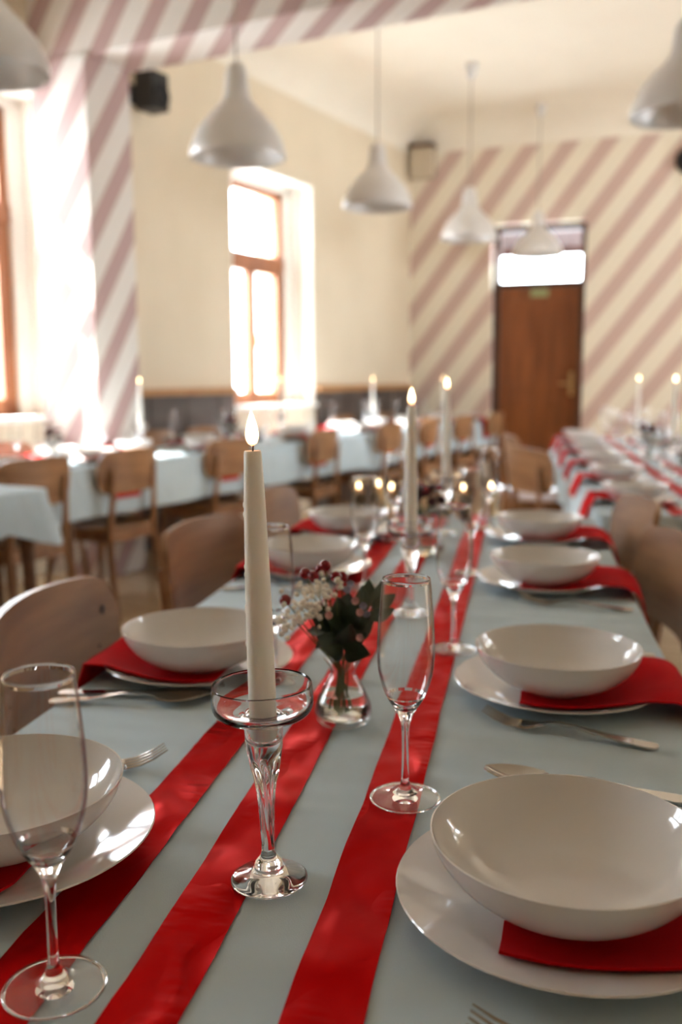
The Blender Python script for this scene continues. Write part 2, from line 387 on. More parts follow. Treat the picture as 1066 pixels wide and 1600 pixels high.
for i, c in enumerate(FILL_WIN): window(len(WIN) + i, c, ROOM @ Matrix.Translation((RW + .02, 2 * c, 0)) @ Matrix.Rotation(math.pi, 4, 'Z'))  # added out of view as fill light for the far room
g = G().box(-.5, 7.1, -8.4, -8.2, 0, CEIL); struct('wall_front', g.mesh('wall_front', M['cream'], False), ROOM)
# door with transom
def door():
    g = G(); y0, y1 = .16, .26
    g.box(D0, D0 + .06, y0, y1, 0, DT); g.box(D1 - .06, D1, y0, y1, 0, DT); g.box(D0, D1, y0, y1, DT - .06, DT); g.box(D0, D1, y0 - .01, y1, 2.085, 2.135)
    w = struct('door_1', g.mesh('door_frame', M['dark_frame'], False), BACK, 'brown panelled door with glazed transom in dark frame')
    a, b = D0 + .062, D1 - .062
    leaf = ob('door_leaf', G().box(a, b, .185, .225, .01, 2.083).mesh('leaf', M['door_wood'], False), w)
    mid = (a + b) / 2
    for x0, x1 in ((a + .09, mid - .05), (mid + .05, b - .09)):
        for z0, z1 in ((.18, .95), (1.1, 1.95)):
            g = G().box(x0, x1, .172, .19, z0, z1); ob('door_panel', g.mesh('panel', M['door_wood'], False, .008), leaf)
    g = G().box(b - .085, b - .045, .178, .19, .98, 1.22).tube([(b - .065, .185, 1.10), (b - .065, .13, 1.10)], .009).tube([(b - .065, .13, 1.10), (b - .18, .13, 1.10)], .009)
    ob('door_handle', g.mesh('door_handle', M['brass']), leaf)['label'] = 'brass lever handle on plate'
    g = G().box(a, b, .20, .205, 2.135, DT - .06); ob('transom_pane', g.mesh('pane', M['pane'], False), w)
    g = G().box(mid - .09, mid + .09, .168, .186, 1.985, 2.06); s = ob('exit_sign', g.mesh('sign', M['sign'], False, .003), leaf); s['label'] = 'small pale green sign plate'
door()
g = G().add([(.2, .8, 2.47), (2.6, .8, 2.47), (2.6, 2.2, 3.1), (.2, 2.2, 3.1), (.2, .8, 2.55), (2.6, .8, 2.55), (2.6, 2.2, 3.16), (.2, 2.2, 3.16)],
            [(0, 3, 2, 1), (4, 5, 6, 7), (0, 1, 5, 4), (1, 2, 6, 5), (2, 3, 7, 6), (3, 0, 4, 7)])
refl = ob('reflection_slab', g.mesh('reflection_slab', M['reflection_tone'], False), mat=BACK)  # slab added outside, stands in for the dark reflection in the transom pane
for x in (.3, 2.5):
    ob('post', G().box(x - .04, x + .04, 1.9, 1.98, 0, 3.02).mesh('post', M['reflection_tone'], False), refl)
tag(refl, 'dark red sloping slab added behind the transom glass for its dark reflection', 'backdrop')

# ------------------------------------------------------------------ pendant lamps
pr = thing('pendant_lamp', 'lamp')
prof = chaikin([(.236, 0), (.240, .008), (.232, .055), (.200, .125), (.150, .185), (.095, .235), (.066, .275), (.060, .33), (.052, .40), (.030, .425), (.012, .428)], 2)
inner = [(max(r - .004, .008), z - (.003 if z > .02 else 0)) for r, z in prof][::-1]
ob('lamp_shade', G().lathe(prof + inner, 56).mesh('shade', M['lamp_out']), pr)
ob('bulb', G().lathe(chaikin([(0, .07), (.03, .085), (.035, .12), (.018, .17), (.015, .22)]), 20).mesh('bulb', M['bulb']), pr)
PB = 2.32
ob('cord', G().tube([(0, 0, .425), (0, 0, CEIL - PB - .06)], .005, 8).mesh('cord', M['cord']), pr)
ob('ceiling_rose', G().lathe(chaikin([(0, CEIL - PB - .12), (.03, CEIL - PB - .115), (.052, CEIL - PB - .03), (.055, CEIL - PB)], 1), 24).mesh('rose', M['lamp_out']), pr)
LAMP = Proto(pr)
GL = 'white bell pendant lamps'
for n_, t_, zb, lb in ((1.26, -1.247, PB, 'white bell pendant lamp hanging in front of the window with the striped pier'),
                   (1.46, .12, 2.25, 'white bell pendant lamp hanging just before the striped beam'),
                   (1.26, 2.055, PB, 'white bell pendant lamp hanging beyond the striped beam, clear of the door'),
                   (1.26, 3.77, PB, 'white bell pendant lamp hanging over the row, against the striped wall'),
                   (1.42, 5.16, PB, 'white bell pendant lamp hanging right in front of the door transom'),
                   (3.45, .82, 2.35, 'white bell pendant lamp hanging alone on the side away from the windows')):
    o = LAMP.put(rp(n_, t_, zb), 0, lb, GL); o.scale.z = (CEIL - zb) / (CEIL - PB)

# wall-mounted boxes
ls = thing('loudspeaker', 'speaker')
ob('cabinet', G().box(-.085, .085, -.07, .07, -.115, .115).mesh('cabinet', M['black'], False, .01), ls)
ob('speaker_cone', G().lathe([(0, .0), (.05, .012), (.07, .02), (.075, .012)], 24, mat=Matrix.Translation((0, -.068, -.03)) @ Matrix.Rotation(math.pi / 2, 4, 'X')).mesh('cone', M['grille']), ls)
ob('bracket', G().box(-.02, .02, .06, .15, -.02, .02).box(-.05, .05, .13, .15, -.06, .06).mesh('bracket', M['black'], False), ls)
tag(ls, 'black loudspeaker on a bracket high up beside the striped pier', 'speaker')
ls.matrix_world = Matrix.Translation(rp(.152, 1.05, 2.98)) @ Matrix.Rotation(-TH + math.pi / 2, 4, 'Z')
bx = thing('wall_box', 'box')
ob('housing', G().box(-.12, .12, 0, .14, -.16, .13).mesh('housing', M['beige_box'], False, .008), bx)
ob('lid', G().box(-.13, .13, -.01, .14, .13, .17).mesh('lid', M['table_wood'], False, .004), bx)
tag(bx, 'beige wall box with brown top in the corner under the ceiling', 'box')
bx.matrix_world = BACK @ Matrix.Translation((.15, -.14, 3.35))
ck = thing('wall_speaker', 'speaker')
ry = Matrix.Rotation(math.pi / 2, 4, 'X')
ob('rim', G().lathe([(.09, 0), (.125, .0), (.13, .03), (.12, .05), (.105, .05), (.10, .03)], 32, mat=ry).mesh('rim', M['black']), ck)
ob('face', G().lathe([(0, .0), (.1, .0), (.1, .034), (0, .044)], 32, mat=ry).mesh('face', M['grille']), ck)
tag(ck, 'dark round fitting mounted high on the striped wall', 'wall fitting')
ck.matrix_world = BACK @ Matrix.Translation((2.72, 0, 3.18))

# ------------------------------------------------------------------ chairs
def curved_panel(w, zb, zt, rt_, rb_, y0, bend, lean, th, crown=.0, nu=22, nv=6):
    P = []
    for i in range(nu + 1):
        s = -1 + 2 * i / nu; s = math.sin(s * math.pi / 2) * .35 + s * .65; x = s * w / 2
        def lim(r):
            d = w / 2 - abs(x)
            return 0 if d > r else r - math.sqrt(max(0, r * r - (r - d) ** 2))
        lo = zb + lim(rb_) ; hi = zt + crown * (1 - s * s) - lim(rt_)
        row = []
        for j in range(nv + 1):
            z = lo + (hi - lo) * j / nv
            row.append((x, y0 + bend * s * s + lean * (z - zb), z))
        P.append(row)
    return P
def make_chair():
    r = thing('dining_chair', 'chair')
    P = curved_panel(.43, .615, .82, .055, .07, -.215, .045, -.10, .014, .012)
    back = ob('backrest', G().sheet(P, .015).mesh('backrest', M['oak_panel']), r)
    for s in (-1, 1):
        for zz in (.665, .70):
            ob('screw_cap', G().lathe([(0, .0035), (.004, .003), (.0055, 0)], 10, mat=Matrix.Translation((s * .16, -.185 - .10 * (zz - .615), zz)) @ Matrix.Rotation(-math.pi / 2, 4, 'X')).mesh('cap', M['knot']), back)
    seat = []
    for i in range(17):
        u = -1 + 2 * i / 16; row = []
        for j in range(17):
            v = -1 + 2 * j / 16
            x = u * math.sqrt(max(0, 1 - .36 * v * v / 1)) ; y = v * math.sqrt(max(0, 1 - .36 * u * u))
            x *= .215 * (1 + .06 * v); y *= .215
            row.append((x * 1.1, y * 1.1, .445 - .010 * (1 - u * u) * (1 - v * v)))
        seat.append(row)
    ob('seat', G().sheet(seat, .018).mesh('seat', M['oak_panel']), r)
    for s in (-1, 1):
        g = G().bar([(s * .200, -.265, 0), (s * .178, -.215, .24), (s * .165, -.195, .43), (s * .155, -.215, .58), (s * .150, -.2325, .74)],
                    [.013, .016, .018, .016, .012], [.012, .018, .022, .013, .006])
        ob('leg', g.mesh('rear_leg', M['oak']), r)
        g = G().bar([(s * .205, .205, 0), (s * .185, .175, .25), (s * .17, .155, .435)], [.012, .016, .019], [.012, .016, .020])
        ob('leg', g.mesh('front_leg', M['oak']), r)
        ob('side_rail', G().box(s * .158 - .01, s * .158 + .01, -.18, .15, .375, .43).mesh('side_rail', M['oak'], False, .003), r)
    ob('front_rail', G().box(-.16, .16, .145, .165, .375, .43).mesh('front_rail', M['oak'], False, .003), r)
    ob('back_rail', G().box(-.155, .155, -.205, -.185, .375, .43).mesh('back_rail', M['oak'], False, .003), r)
    return r
CHAIR = Proto(make_chair())
R_ = math.radians
# main table: chairs facing +X (window side) and -X (door side)
ch0 = CHAIR.put((-.530, 1.345, 0), R_(-88), 'oak chair on the window side, between twisted candlestick and posy vase')
CHAIR.put((-.545, 2.085, 0), R_(-99), 'oak chair on the window side, second along the ribboned table')
CHAIR.put((-.545, 2.73, 0), R_(-94), 'oak chair on the window side, last along the ribboned table')
CHAIR.put((.125, 2.655, 0), R_(98), 'pale-lit oak chair on the door side, last before the second table')
CHAIR.put((.128, 2.065, 0), R_(97), 'pale-lit oak chair on the door side, last but one before the second table')
base_rz = -TH + math.pi / 2         # faces the window wall
for k, (t_, lb) in enumerate(((-.96, 'first from its open end'), (-.355, 'second from its open end'), (.51, 'level with the striped pier'), (1.525, 'between striped pier and far window'),
                             (2.50, 'level with the far window'), (3.35, 'just past the far window'), (4.15, 'second from the striped back wall'), (4.85, 'nearest the striped back wall'))):
    CHAIR.put(rp(.905 + (0, 0, 0, .025, .05, 0, 0, .045)[k], t_, 0), base_rz + (.0, .03, -.04, .05, 0, .04, -.03, .02)[k], 'brown oak chair at the window row, ' + lb)
for k, (t_, lb) in enumerate(((-.35, 'below the window by the pier'), (.92, 'just past the striped pier'), (1.45, 'just before the far window'), (3.5, 'just past the far window'), (4.28, 'nearest the striped back wall'))):
    CHAIR.put(rp(.40, t_, 0), -TH - math.pi / 2 + .02 * k, 'brown oak chair with its back to the window wall, ' + lb)
CHAIR.put((.20, 4.75, 0), R_(-60), 'oak chair turned aslant at the corner side of the second table')
CHAIR.put((.14, 5.75, 0), R_(-80), 'oak chair on the window side of the second table, beyond the turned chair')
CHAIR.put(rp(1.42, -1.83, 0), base_rz + .03, 'oak chair tucked under the short side table by the window')

kn = ob('knot', G().lathe([(0, .0012), (.006, .001), (.0085, 0)], 14, mat=Matrix.Translation((-.178, -.1905, .762)) @ Matrix.Rotation(-math.pi / 2, 4, 'X')).mesh('knot', M['knot']), ch0); kn['label'] = 'dark knot in the oak'
# ------------------------------------------------------------------ tables, cloths and ribbons
def table(w, l, mat, label, cloth_label, drop=.2, seed=1, ins=.45, corner=None):
    """table with its corner at the local origin, running +x (w) and +y (l)"""
    r = thing('dining_table', 'table'); r.matrix_world = mat; r['label'] = label
    ob('tabletop', G().box(.01, w - .01, .01, l - .01, .715, .744).mesh('tabletop', M['table_wood'], False, .004), r)
    for x in (.05, w - .05):
        for y in (ins, l - ins):
            dx = -.03 if x < w / 2 else .03
            ob('leg', G().bar([(x + dx * .6, y, 0), (x, y, .70)], [.018, .032], [.018, .032]).mesh('leg', M['table_wood']), r)
    for x in (.06, w - .06): ob('rail', G().box(x - .012, x + .012, .1, l - .1, .63, .714).mesh('rail', M['table_wood'], False), r)
    for y in (ins, l - ins): ob('rail', G().box(.08, w - .08, y - .012, y + .012, .63, .714).mesh('rail', M['table_wood'], False), r)
    # cloth
    c = .02; pts = []
    if corner is None: corner = max(.02, min(.5 * drop, .27 - drop))
    def seg(a, b):
        n = max(2, int((Vector(b) - Vector(a)).length / .045)); return [(a[0] + (b[0] - a[0]) * k / n, a[1] + (b[1] - a[1]) * k / n) for k in range(n)]
    e = .004
    x0, x1, y0, y1 = -e, w + e, -e, l + e
    pts = seg((x0 + c, y0), (x1 - c, y0)) + seg((x1 - c, y0), (x1, y0 + c)) + seg((x1, y0 + c), (x1, y1 - c)) + seg((x1, y1 - c), (x1 - c, y1)) + seg((x1 - c, y1), (x0 + c, y1)) + seg((x0 + c, y1), (x0, y1 - c)) + seg((x0, y1 - c), (x0, y0 + c)) + seg((x0, y0 + c), (x0 + c, y0))
    n = len(pts); vs = []; fs = []
    cx, cy = w / 2, l / 2
    for lev, (zz, ins) in enumerate(((.75, .006), (.748, .0015), (.743, 0), (.70, -.004), (.63, -.008), (.75 - drop, -.012))):
        for k, (x, y) in enumerate(pts):
            px, py = pts[k - 1]; qx, qy = pts[(k + 1) % n]
            nx, ny = (qy - py), -(qx - px); L = math.hypot(nx, ny); nx /= L; ny /= L
            q = noise.noise(Vector((x * 3.1 + seed * 7, y * 3.1, seed))) + .6 * math.sin(k * .55 + seed)
            amp = (0, 0, 0, .004, .010, .018)[lev]
            cd_ = min(math.hypot(x - a, y - b) for a in (x0, x1) for b in (y0, y1))
            zc = zz - (corner * max(0, 1 - cd_ / .22) if lev == 5 else 0) - (corner * .24 * max(0, 1 - cd_ / .22) if lev == 4 else 0)
            d = -ins + amp * q + (.03 * max(0, 1 - cd_ / .15) if lev > 3 else 0)
            vs.append((x + nx * d, y + ny * d, zc))
    for lev in range(5):
        for k in range(n): fs.append((lev * n + k, lev * n + (k + 1) % n, (lev + 1) * n + (k + 1) % n, (lev + 1) * n + k))
    fs.append(tuple(range(n)))
    cl = ob('tablecloth', G().add(vs, fs).mesh('tablecloth', M['cloth']), mat=mat)
    tag(cl, cloth_label, 'tablecloth')
    return r
def ribbon(x, w, y0, y1, mat, label, seed, group=None, wav=1.0):
    n = int((y1 - y0) / .012); P = []
    for i in range(n + 1):
        y = y0 + (y1 - y0) * i / n; row = []
        sx = .0028 * wav * noise.noise(Vector((y * 2.3, seed, 0))) + .0012 * wav * noise.noise(Vector((y * 11, seed, 3)))
        ww = w + .002 * wav * noise.noise(Vector((y * 5, seed, 9)))
        for j in range(7):
            v = -1 + j / 3
            hgt = .0022 + .0018 * wav * noise.noise(Vector((y * 14 + v * 1.6, v * .8, seed))) + .0012 * wav * noise.noise(Vector((y * 34 + v * 3, v * 2, seed + 5)))
            row.append((x + sx + v * ww / 2, y, .75 + max(.0009, hgt)))
        P.append(row)
    o = ob('satin_ribbon', G().sheet(P, .0004).mesh('ribbon', M['satin']), mat=mat)
    return tag(o, label, 'ribbon', group)
I4 = Matrix.Identity(4)
TM = Matrix.Translation((-.587, -.25, 0))
table(.805, 3.12, TM, 'long dining table under the ribboned cloth with the posy vase', 'pale blue cloth on the long table with three wide red ribbons', .22, 1, .495)
ribbon(-.335, .054, -.24, 2.86, I4, 'red satin ribbon on the window side of the long table', 1)
ribbon(-.239, .053, -.24, 2.86, I4, 'red satin ribbon down the middle of the long table', 2)
ribbon(-.119, .055, -.24, 2.86, I4, 'red satin ribbon on the door side of the long table', 3)
T2 = Matrix.Translation((.235, 2.94, 0))
table(.80, 3.9, T2, 'second dining table beyond the long one, towards the striped wall', 'pale blue cloth on the second table, its corner meeting the long table', .26, 2, .45, .11)
for x, nm in ((.48, 'window side'), (.575, 'middle'), (.695, 'far side')):
    ribbon(x, .045, 2.95, 6.8, I4, 'red satin ribbon on the second table, ' + nm, 4 + x)
LA = ROOM @ Matrix.Translation((.475, -1.2, 0))
table(.575, 3.56, LA, 'dining table in the window row beside the striped pier', 'pale cloth on the window-row table beside the striped pier', .24, 3, .52)
LB = ROOM @ Matrix.Translation((.44, 2.43, 0))
table(.61, 2.65, LB, 'dining table at the end of the window row, below the far window', 'pale cloth on the table below the far window', .24, 4, .5)
T3 = ROOM @ Matrix.Translation((.66, -3.2, 0))
table(.86, 1.92, T3, 'dining table standing apart between window row and long table', 'pale cloth with a drooping corner on the table standing apart', .15, 5, .08)

# ------------------------------------------------------------------ tableware
plate_prof = chaikin([(0, .0075), (.078, .0075), (.092, .010), (.112, .017), (.1345, .0238)], 2) + chaikin([(.1355, .0226), (.113, .0135), (.092, .005), (.080, .002), (.079, 0), (.074, 0), (.073, .003), (0, .003)], 1)
me_plate = G().lathe(plate_prof, 72).mesh('dinner_plate', M['porcelain'])
bowl_prof = chaikin([(0, .0085), (.046, .0085), (.068, .0135), (.090, .029), (.103, .046), (.1072, .0565)], 2) + chaikin([(.1086, .0562), (.1055, .044), (.093, .026), (.072, .009), (.052, .003), (.050, 0), (.045, 0), (.044, .0025), (0, .0025)], 2)
me_bowl = G().lathe(bowl_prof, 72).mesh('soup_bowl', M['porcelain'])
fo = chaikin([(0, 0), (.0345, 0), (.0358, .0012), (.034, .0028), (.020, .0048), (.0085, .0085), (.0045, .015), (.0036, .028), (.0034, .055), (.0040, .078), (.0085, .090), (.0190, .105), (.0265, .127), (.0287, .148), (.0278, .176), (.0252, .206), (.0236, .2235), (.0231, .2250)], 2)
fi = chaikin([(.0226, .2240), (.0243, .206), (.0269, .176), (.0278, .148), (.0256, .128), (.0180, .107), (.0085, .0955), (0, .0935)], 2)
def two_glass(me, z0, z1):
    me.materials.append(M['thin_glass'])
    for p in me.polygons:
        z, r = p.center.z, math.hypot(p.center.x, p.center.y)
        if z1 < z < .2215 or (z < z0 and .014 < r < .0325): p.material_index = 1
    return me
me_flute = two_glass(G().lathe(fo + fi, 48).mesh('champagne_flute', M['glass']), .007, .106)
def mod_h(a, z):
    k = max(0, min(1, (z - .026) / .02)) * max(0, min(1, (.112 - z) / .016))
    return 1 + .17 * k * math.cos(6 * a + z * 62)
ho = chaikin([(0, 0), (.0305, 0), (.0325, .002), (.0315, .0045), (.022, .0075), (.0125, .011), (.0118, .017), (.0075, .0215), (.0055, .026), (.0052, .05), (.0062, .075), (.0088, .092), (.0125, .104), (.0152, .116), (.0158, .130), (.0162, .140), (.024, .1425), (.036, .1445), (.0412, .150), (.0420, .158), (.0412, .1695), (.0405, .1712)], 2)
hi = chaikin([(.0395, .1700), (.0400, .158), (.0385, .1510), (.032, .1478), (.0160, .1462), (.0138, .1445), (.0134, .130), (.0130, .1235), (.006, .1195), (0, .119)], 2)
dense = []
for (r0, z0), (r1, z1) in zip(ho, ho[1:]):
    k = max(1, int(abs(z1 - z0) / .0025)); dense += [(r0 + (r1 - r0) * j / k, z0 + (z1 - z0) * j / k) for j in range(k)]
dense.append(ho[-1])
me_holder = G().lathe(dense + hi, 60, mod_h).mesh('candle_holder', M['glass'])
cprof = [(0, .1245), (.0098, .1245), (.0112, .128), (.0112, .18), (.0104, .25), (.0086, .32), (.0070, .3585), (.0064, .3605), (.003, .3595), (0, .3590)]
me_candle = G().lathe(cprof, 32).mesh('candle', M['wax'])
me_wick = G().tube([(0, 0, -.002), (.0004, 0, .004), (.001, 0, .008)], .0007, 6).mesh('wick', M['wick'])
fl = [(0, .0)] + [(.0054 * math.sin(math.pi * u ** .62) ** .9 * (1 - .12 * u), u * .029) for u in [k / 14 for k in range(1, 14)]] + [(0, .029)]
me_flame = G().lathe(fl, 16).mesh('flame', M['flame'])
def candle(loc, label, group=None, h=1.0, tilt=None):
    o = thing('taper_candle', 'candle'); tag(o, label, None, group)
    o.location = loc
    if tilt: o.rotation_euler = tilt
    b = ob('wax', me_candle, o); b.scale = (1, 1, h)
    if h != 1: b.location.z = .1245 * (1 - h)
    zt = .1245 + (.3590 - .1245) * h
    w = ob('wick', me_wick, o, (0, 0, zt))
    ob('flame', me_flame, o, (0, 0, zt + .005))
    return o
def holder(loc, label, group=None, tilt=None):
    o = ob('candle_holder', me_holder, None, loc); tag(o, label, 'candle holder', group)
    if tilt: o.rotation_euler = tilt
    return o
# napkin: strip lying on the plate under the bowl and hanging over the table edge; local +x = towards the diner
def napkin_mesh(edge, drop, w=.185, skew=0.0, fold=.0):
    """plate centre is the origin; table edge at x=edge; starts at x=-.05"""
    P = []; nj = 15; edge = max(edge, .1385)
    path = []
    x = -.046
    while x < edge + .006:
        r = abs(x)
        if x <= .086: z = .0095
        elif x < .140: z = .0095 + (x - .086) / .054 * .0185
        else:
            u = (x - .140) / max(.01, (edge + .006 - .140)); z = .028 - .020 * u * u
        path.append((x, z)); x += .008
    ex = edge + .012
    for k in range(1, 9): path.append((ex + .020 * k / 8, .004 - drop * k / 8))
    for i, (x, z) in enumerate(path):
        row = []
        for j in range(nj):
            v = -1 + 2 * j / (nj - 1); y = v * w / 2 + skew * max(0, x)
            rr = math.hypot(x, y); zz = z
            if x < edge:
                lim = .0097 if rr < .078 else (.0097 + (rr - .078) / .058 * .0190 if rr < .136 else .0287)
                zz = max(z, lim) if x < .14 else z
                zz += .0006 * math.sin(y * 60 + x * 30)
            else: y *= 1 - .05 * (i / len(path)); 
            row.append((x, y, zz))
        P.append(row)
    return G().sheet(P, .0022).mesh('napkin', M['napkin'])
me_nap = {}
def cutlery():
    def strip(prof, th=.0016, nj=7):
        P = []
        for (x, w, z, cup) in prof:
            P.append([(x, w * v, z - cup * (1 - v * v)) for v in [-1 + 2 * j / (nj - 1) for j in range(nj)]])
        return G().sheet(P, th)
    # fork: tip at x=0, end of handle at x=.205
    g = strip([(.205, .003, .0022, 0), (.202, .0085, .0022, 0), (.19, .0098, .0025, 0), (.15, .0062, .0055, 0), (.11, .0036, .0115, 0), (.085, .0032, .0115, 0), (.070, .0040, .0080, .0005), (.062, .009, .0060, .0015), (.052, .0122, .0045, .0022), (.044, .0125, .0045, .0022)], .0022)
    for k in range(4):
        y = -.0108 + k * .0072
        pts = [(.045, y, .0040), (.03, y, .0052), (.015, y * .97, .0100), (0, y * .94, .0175)]
        g.tube(pts, [.0016, .0015, .0013, .0007], 6)
    fork = g.mesh('fork', M['steel'])
    pr = [(.205, .003, .0022, 0), (.202, .0085, .0022, 0), (.19, .0098, .0025, 0), (.15, .0062, .0055, 0), (.11, .0036, .0120, 0), (.085, .0032, .0120, 0), (.068, .0042, .0085, 0)]
    for k in range(1, 15):
        u = k / 14; x = .066 - .066 * u; w = .0205 * math.sin(math.pi * min(1, .12 + .86 * u)) ** .6
        pr.append((x, max(w, .002), .0075 + .003 * u * u + .001, .0075 * math.sin(math.pi * u)))
    spoon = strip(pr, .0016, 11).mesh('spoon', M['steel'])
    pr = [(.215, .004, .004, 0), (.212, .0085, .004, 0), (.20, .0095, .004, 0), (.13, .0075, .004, 0), (.125, .0085, .003, 0), (.12, .0105, .0022, 0), (.06, .0115, .0020, 0), (.02, .0090, .0018, 0), (.002, .0015, .0016, 0)]
    knife = strip(pr, .0022).mesh('table_knife', M['steel'])
    return fork, spoon, knife
me_fork, me_spoon, me_knife = cutlery()
TZ = .7505
def single(name, me, loc, rz, label, cat, group=None):
    return tag(ob(name, me, None, loc, None, rz), label, cat, group)
PL = ['level with the twisted candlestick', 'level with the posy vase', 'level with the second candlestick', 'level with the burgundy posy']
def setting(X, Y, side, where, edge, jit=0, nap=True, grp=None, z=TZ, rz=None, drop=.10):
    """side=+1: diner sits at +X; -1: diner at -X"""
    a = (0 if side > 0 else math.pi) if rz is None else rz
    single('dinner_plate', me_plate, (X, Y, z), a, 'white dinner plate under a bowl, ' + where, 'plate', grp and 'dinner plates ' + grp)
    key = (round(edge, 2), round(drop, 2), side)
    if key not in me_nap: me_nap[key] = napkin_mesh(edge, drop, .185, .05 * side)
    single('napkin', me_nap[key], (X, Y, z), a + jit, 'red napkin under a bowl, ' + where, 'napkin', grp and 'red napkins ' + grp)
    single('soup_bowl', me_bowl, (X, Y, z + .0112), a, 'white soup bowl on a plate, ' + where, 'bowl', grp and 'soup bowls ' + grp)
RS = [(.044, .708), (.054, 1.232), (.052, 1.885), (.050, 2.42)]
LS = [(-.449, .715), (-.450, 1.245), (-.445, 1.935), (-.449, 2.43)]
for i, (x, y) in enumerate(RS): setting(x, y, 1, 'door side, ' + PL[i], .218 - x, -.06 + .03 * (i % 2))
for i, (x, y) in enumerate(LS): setting(x, y, -1, 'window side, ' + PL[i], x + .587, .05 - .04 * (i % 2))
FL = 'clear champagne flute, '
for x, y, lb in ((-.308, .544, 'window side, ' + PL[0]), (-.106, .880, 'door side, between twisted candlestick and posy vase'), (-.318, 1.17, 'window side, ' + PL[1]), (-.096, 1.405, 'door side, just beyond the posy vase'),
                 (-.300, 1.80, 'window side, ' + PL[2]), (-.100, 1.98, 'door side, ' + PL[2]), (-.315, 2.36, 'window side, ' + PL[3]), (-.085, 2.58, 'door side, ' + PL[3])):
    single('champagne_flute', me_flute, (x, y, .7535 if abs(x + .119) < .05 or abs(x + .335) < .05 else TZ), 0, FL + lb, 'glass')
tl = (0, R_(-1.3), 0)
holder((-.199, .707, .7530), 'clear glass candlestick with twisted stem and dish rim, before the posy vase', None, tl)
c0 = candle((-.199, .707, .7530), 'lit ivory taper candle in the twisted candlestick before the posy vase', None, 1, tl)
holder((-.187, 1.612, .7530), 'clear glass candlestick standing between posy vase and burgundy posy')
candle((-.187, 1.612, .7530), 'lit ivory taper candle between posy vase and burgundy posy', None, 1.03)
holder((-.196, 2.50, .7530), 'clear glass candlestick beside the burgundy posy')
candle((-.196, 2.50, .7530), 'lit ivory taper candle beside the burgundy posy', None, 1.10)
# cutlery on the long table: tip at the origin, handle along +x
def lay(name, me, tip, end, label):
    a = math.atan2(end[1] - tip[1], end[0] - tip[0]); single(name, me, (tip[0], tip[1], TZ + .0012), a, label, name.split('_')[-1])
lay('fork', me_fork, (-.024, .548), (.18, .520), 'steel fork beside the plate, door side, ' + PL[0])
lay('spoon', me_spoon, (-.030, .948), (.17, .925), 'steel spoon beside the plate, door side, ' + PL[0])
lay('table_knife', me_knife, (-.010, .905), (.18, .890), 'steel knife beside the plate, door side, ' + PL[0])
lay('fork', me_fork, (-.037, 1.112), (.16, 1.06), 'steel fork beside the plate, door side, ' + PL[1])
lay('spoon', me_spoon, (-.020, 1.465), (.17, 1.455), 'steel spoon beside the plate, door side, ' + PL[1])
lay('table_knife', me_knife, (-.010, 1.425), (.17, 1.420), 'steel knife beside the plate, door side, ' + PL[1])
lay('fork', me_fork, (.003, 1.745), (.184, 1.71), 'steel fork beside the plate, door side, ' + PL[2])
lay('spoon', me_spoon, (-.01, 2.105), (.17, 2.10), 'steel spoon beside the plate, door side, ' + PL[2])
lay('fork', me_fork, (-.376, .926), (-.55, .815), 'steel fork beside the plate, window side, ' + PL[0])
lay('spoon', me_spoon, (-.396, 1.118), (-.60, 1.078), 'steel spoon beside the plate, window side, ' + PL[1])
lay('table_knife', me_knife, (-.388, 1.150), (-.60, 1.106), 'steel knife beside the plate, window side, ' + PL[1])
lay('fork', me_fork, (-.39, 1.43), (-.58, 1.43), 'steel fork beside the plate, window side, ' + PL[1])
lay('spoon', me_spoon, (-.38, 1.76), (-.58, 1.75), 'steel spoon beside the plate, window side, ' + PL[2])

# ------------------------------------------------------------------ posies
vp = chaikin([(0, 0), (.026, 0), (.033, .004), (.0355, .014), (.033, .028), (.025, .045), (.0165, .060), (.0150, .066), (.019, .075), (.0235, .0815)], 2)
vi = chaikin([(.0225, .0812), (.0178, .075), (.0135, .066), (.0150, .060), (.0235, .045), (.0315, .028), (.0338, .015), (.0300, .007), (0, .006)], 2)
me_vase = G().lathe(vp + vi, 48).mesh('bud_vase', M['thin_glass'])
me_water = G().lathe(chaikin([(0, .0068), (.028, .0078), (.0325, .015), (.0305, .027), (.0255, .038)], 2) + [(0, .038)], 40).mesh('water', M['water'])
def leaf_mesh(name, l, w, bend, mat, nu=8):
    P = []
    for i in range(nu + 1):
        u = i / nu; ww = w * math.sin(math.pi * min(.99, max(.02, u)) ** .8) ** .8
        P.append([(ww * v, l * u, -bend * u * u * l + abs(v) * ww * .25) for v in (-1, -.5, 0, .5, 1)])
    return G().sheet(P, .0006).mesh(name, mat)
me_leafA = leaf_mesh('leaf', .042, .0165, .18, M['leaf']); me_leafB = leaf_mesh('leaf', .034, .0095, .1, M['leaf_pale'])
def ico(name, r, mat, sub=2, squash=1, lump=0):
    bm = bmesh.new(); bmesh.ops.create_icosphere(bm, subdivisions=sub, radius=r)
    for v in bm.verts:
        v.co *= 1 + lump * noise.noise(v.co * (2.2 / r)); v.co.z *= squash
    for f in bm.faces: f.smooth = True
    me = bpy.data.meshes.new(name); bm.to_mesh(me); bm.free(); me.materials.append(mat); return me
me_berry = ico('berry', .0075, M['berry']); me_white = ico('blossom', .0034, M['blossom'], 2, .85, .35)
def petals(name, mat, n, l, w, cup):
    g = G()
    for k in range(n):
        a = 2 * math.pi * k / n; m = Matrix.Rotation(a, 4, 'Z') @ Matrix.Rotation(cup, 4, 'X'); P = []
        for i in range(5):
            u = i / 4; ww = w * math.sin(math.pi * (.08 + .84 * u)) ** .7
            P.append([m @ Vector((ww * v, l * u, .12 * l * u * u)) for v in (-1, 0, 1)])
        g.sheet(P, .0007)
    g.lathe([(0, -.001), (w * .5, 0), (w * .4, .0018), (0, .0025)], 8)
    return g.mesh(name, mat)
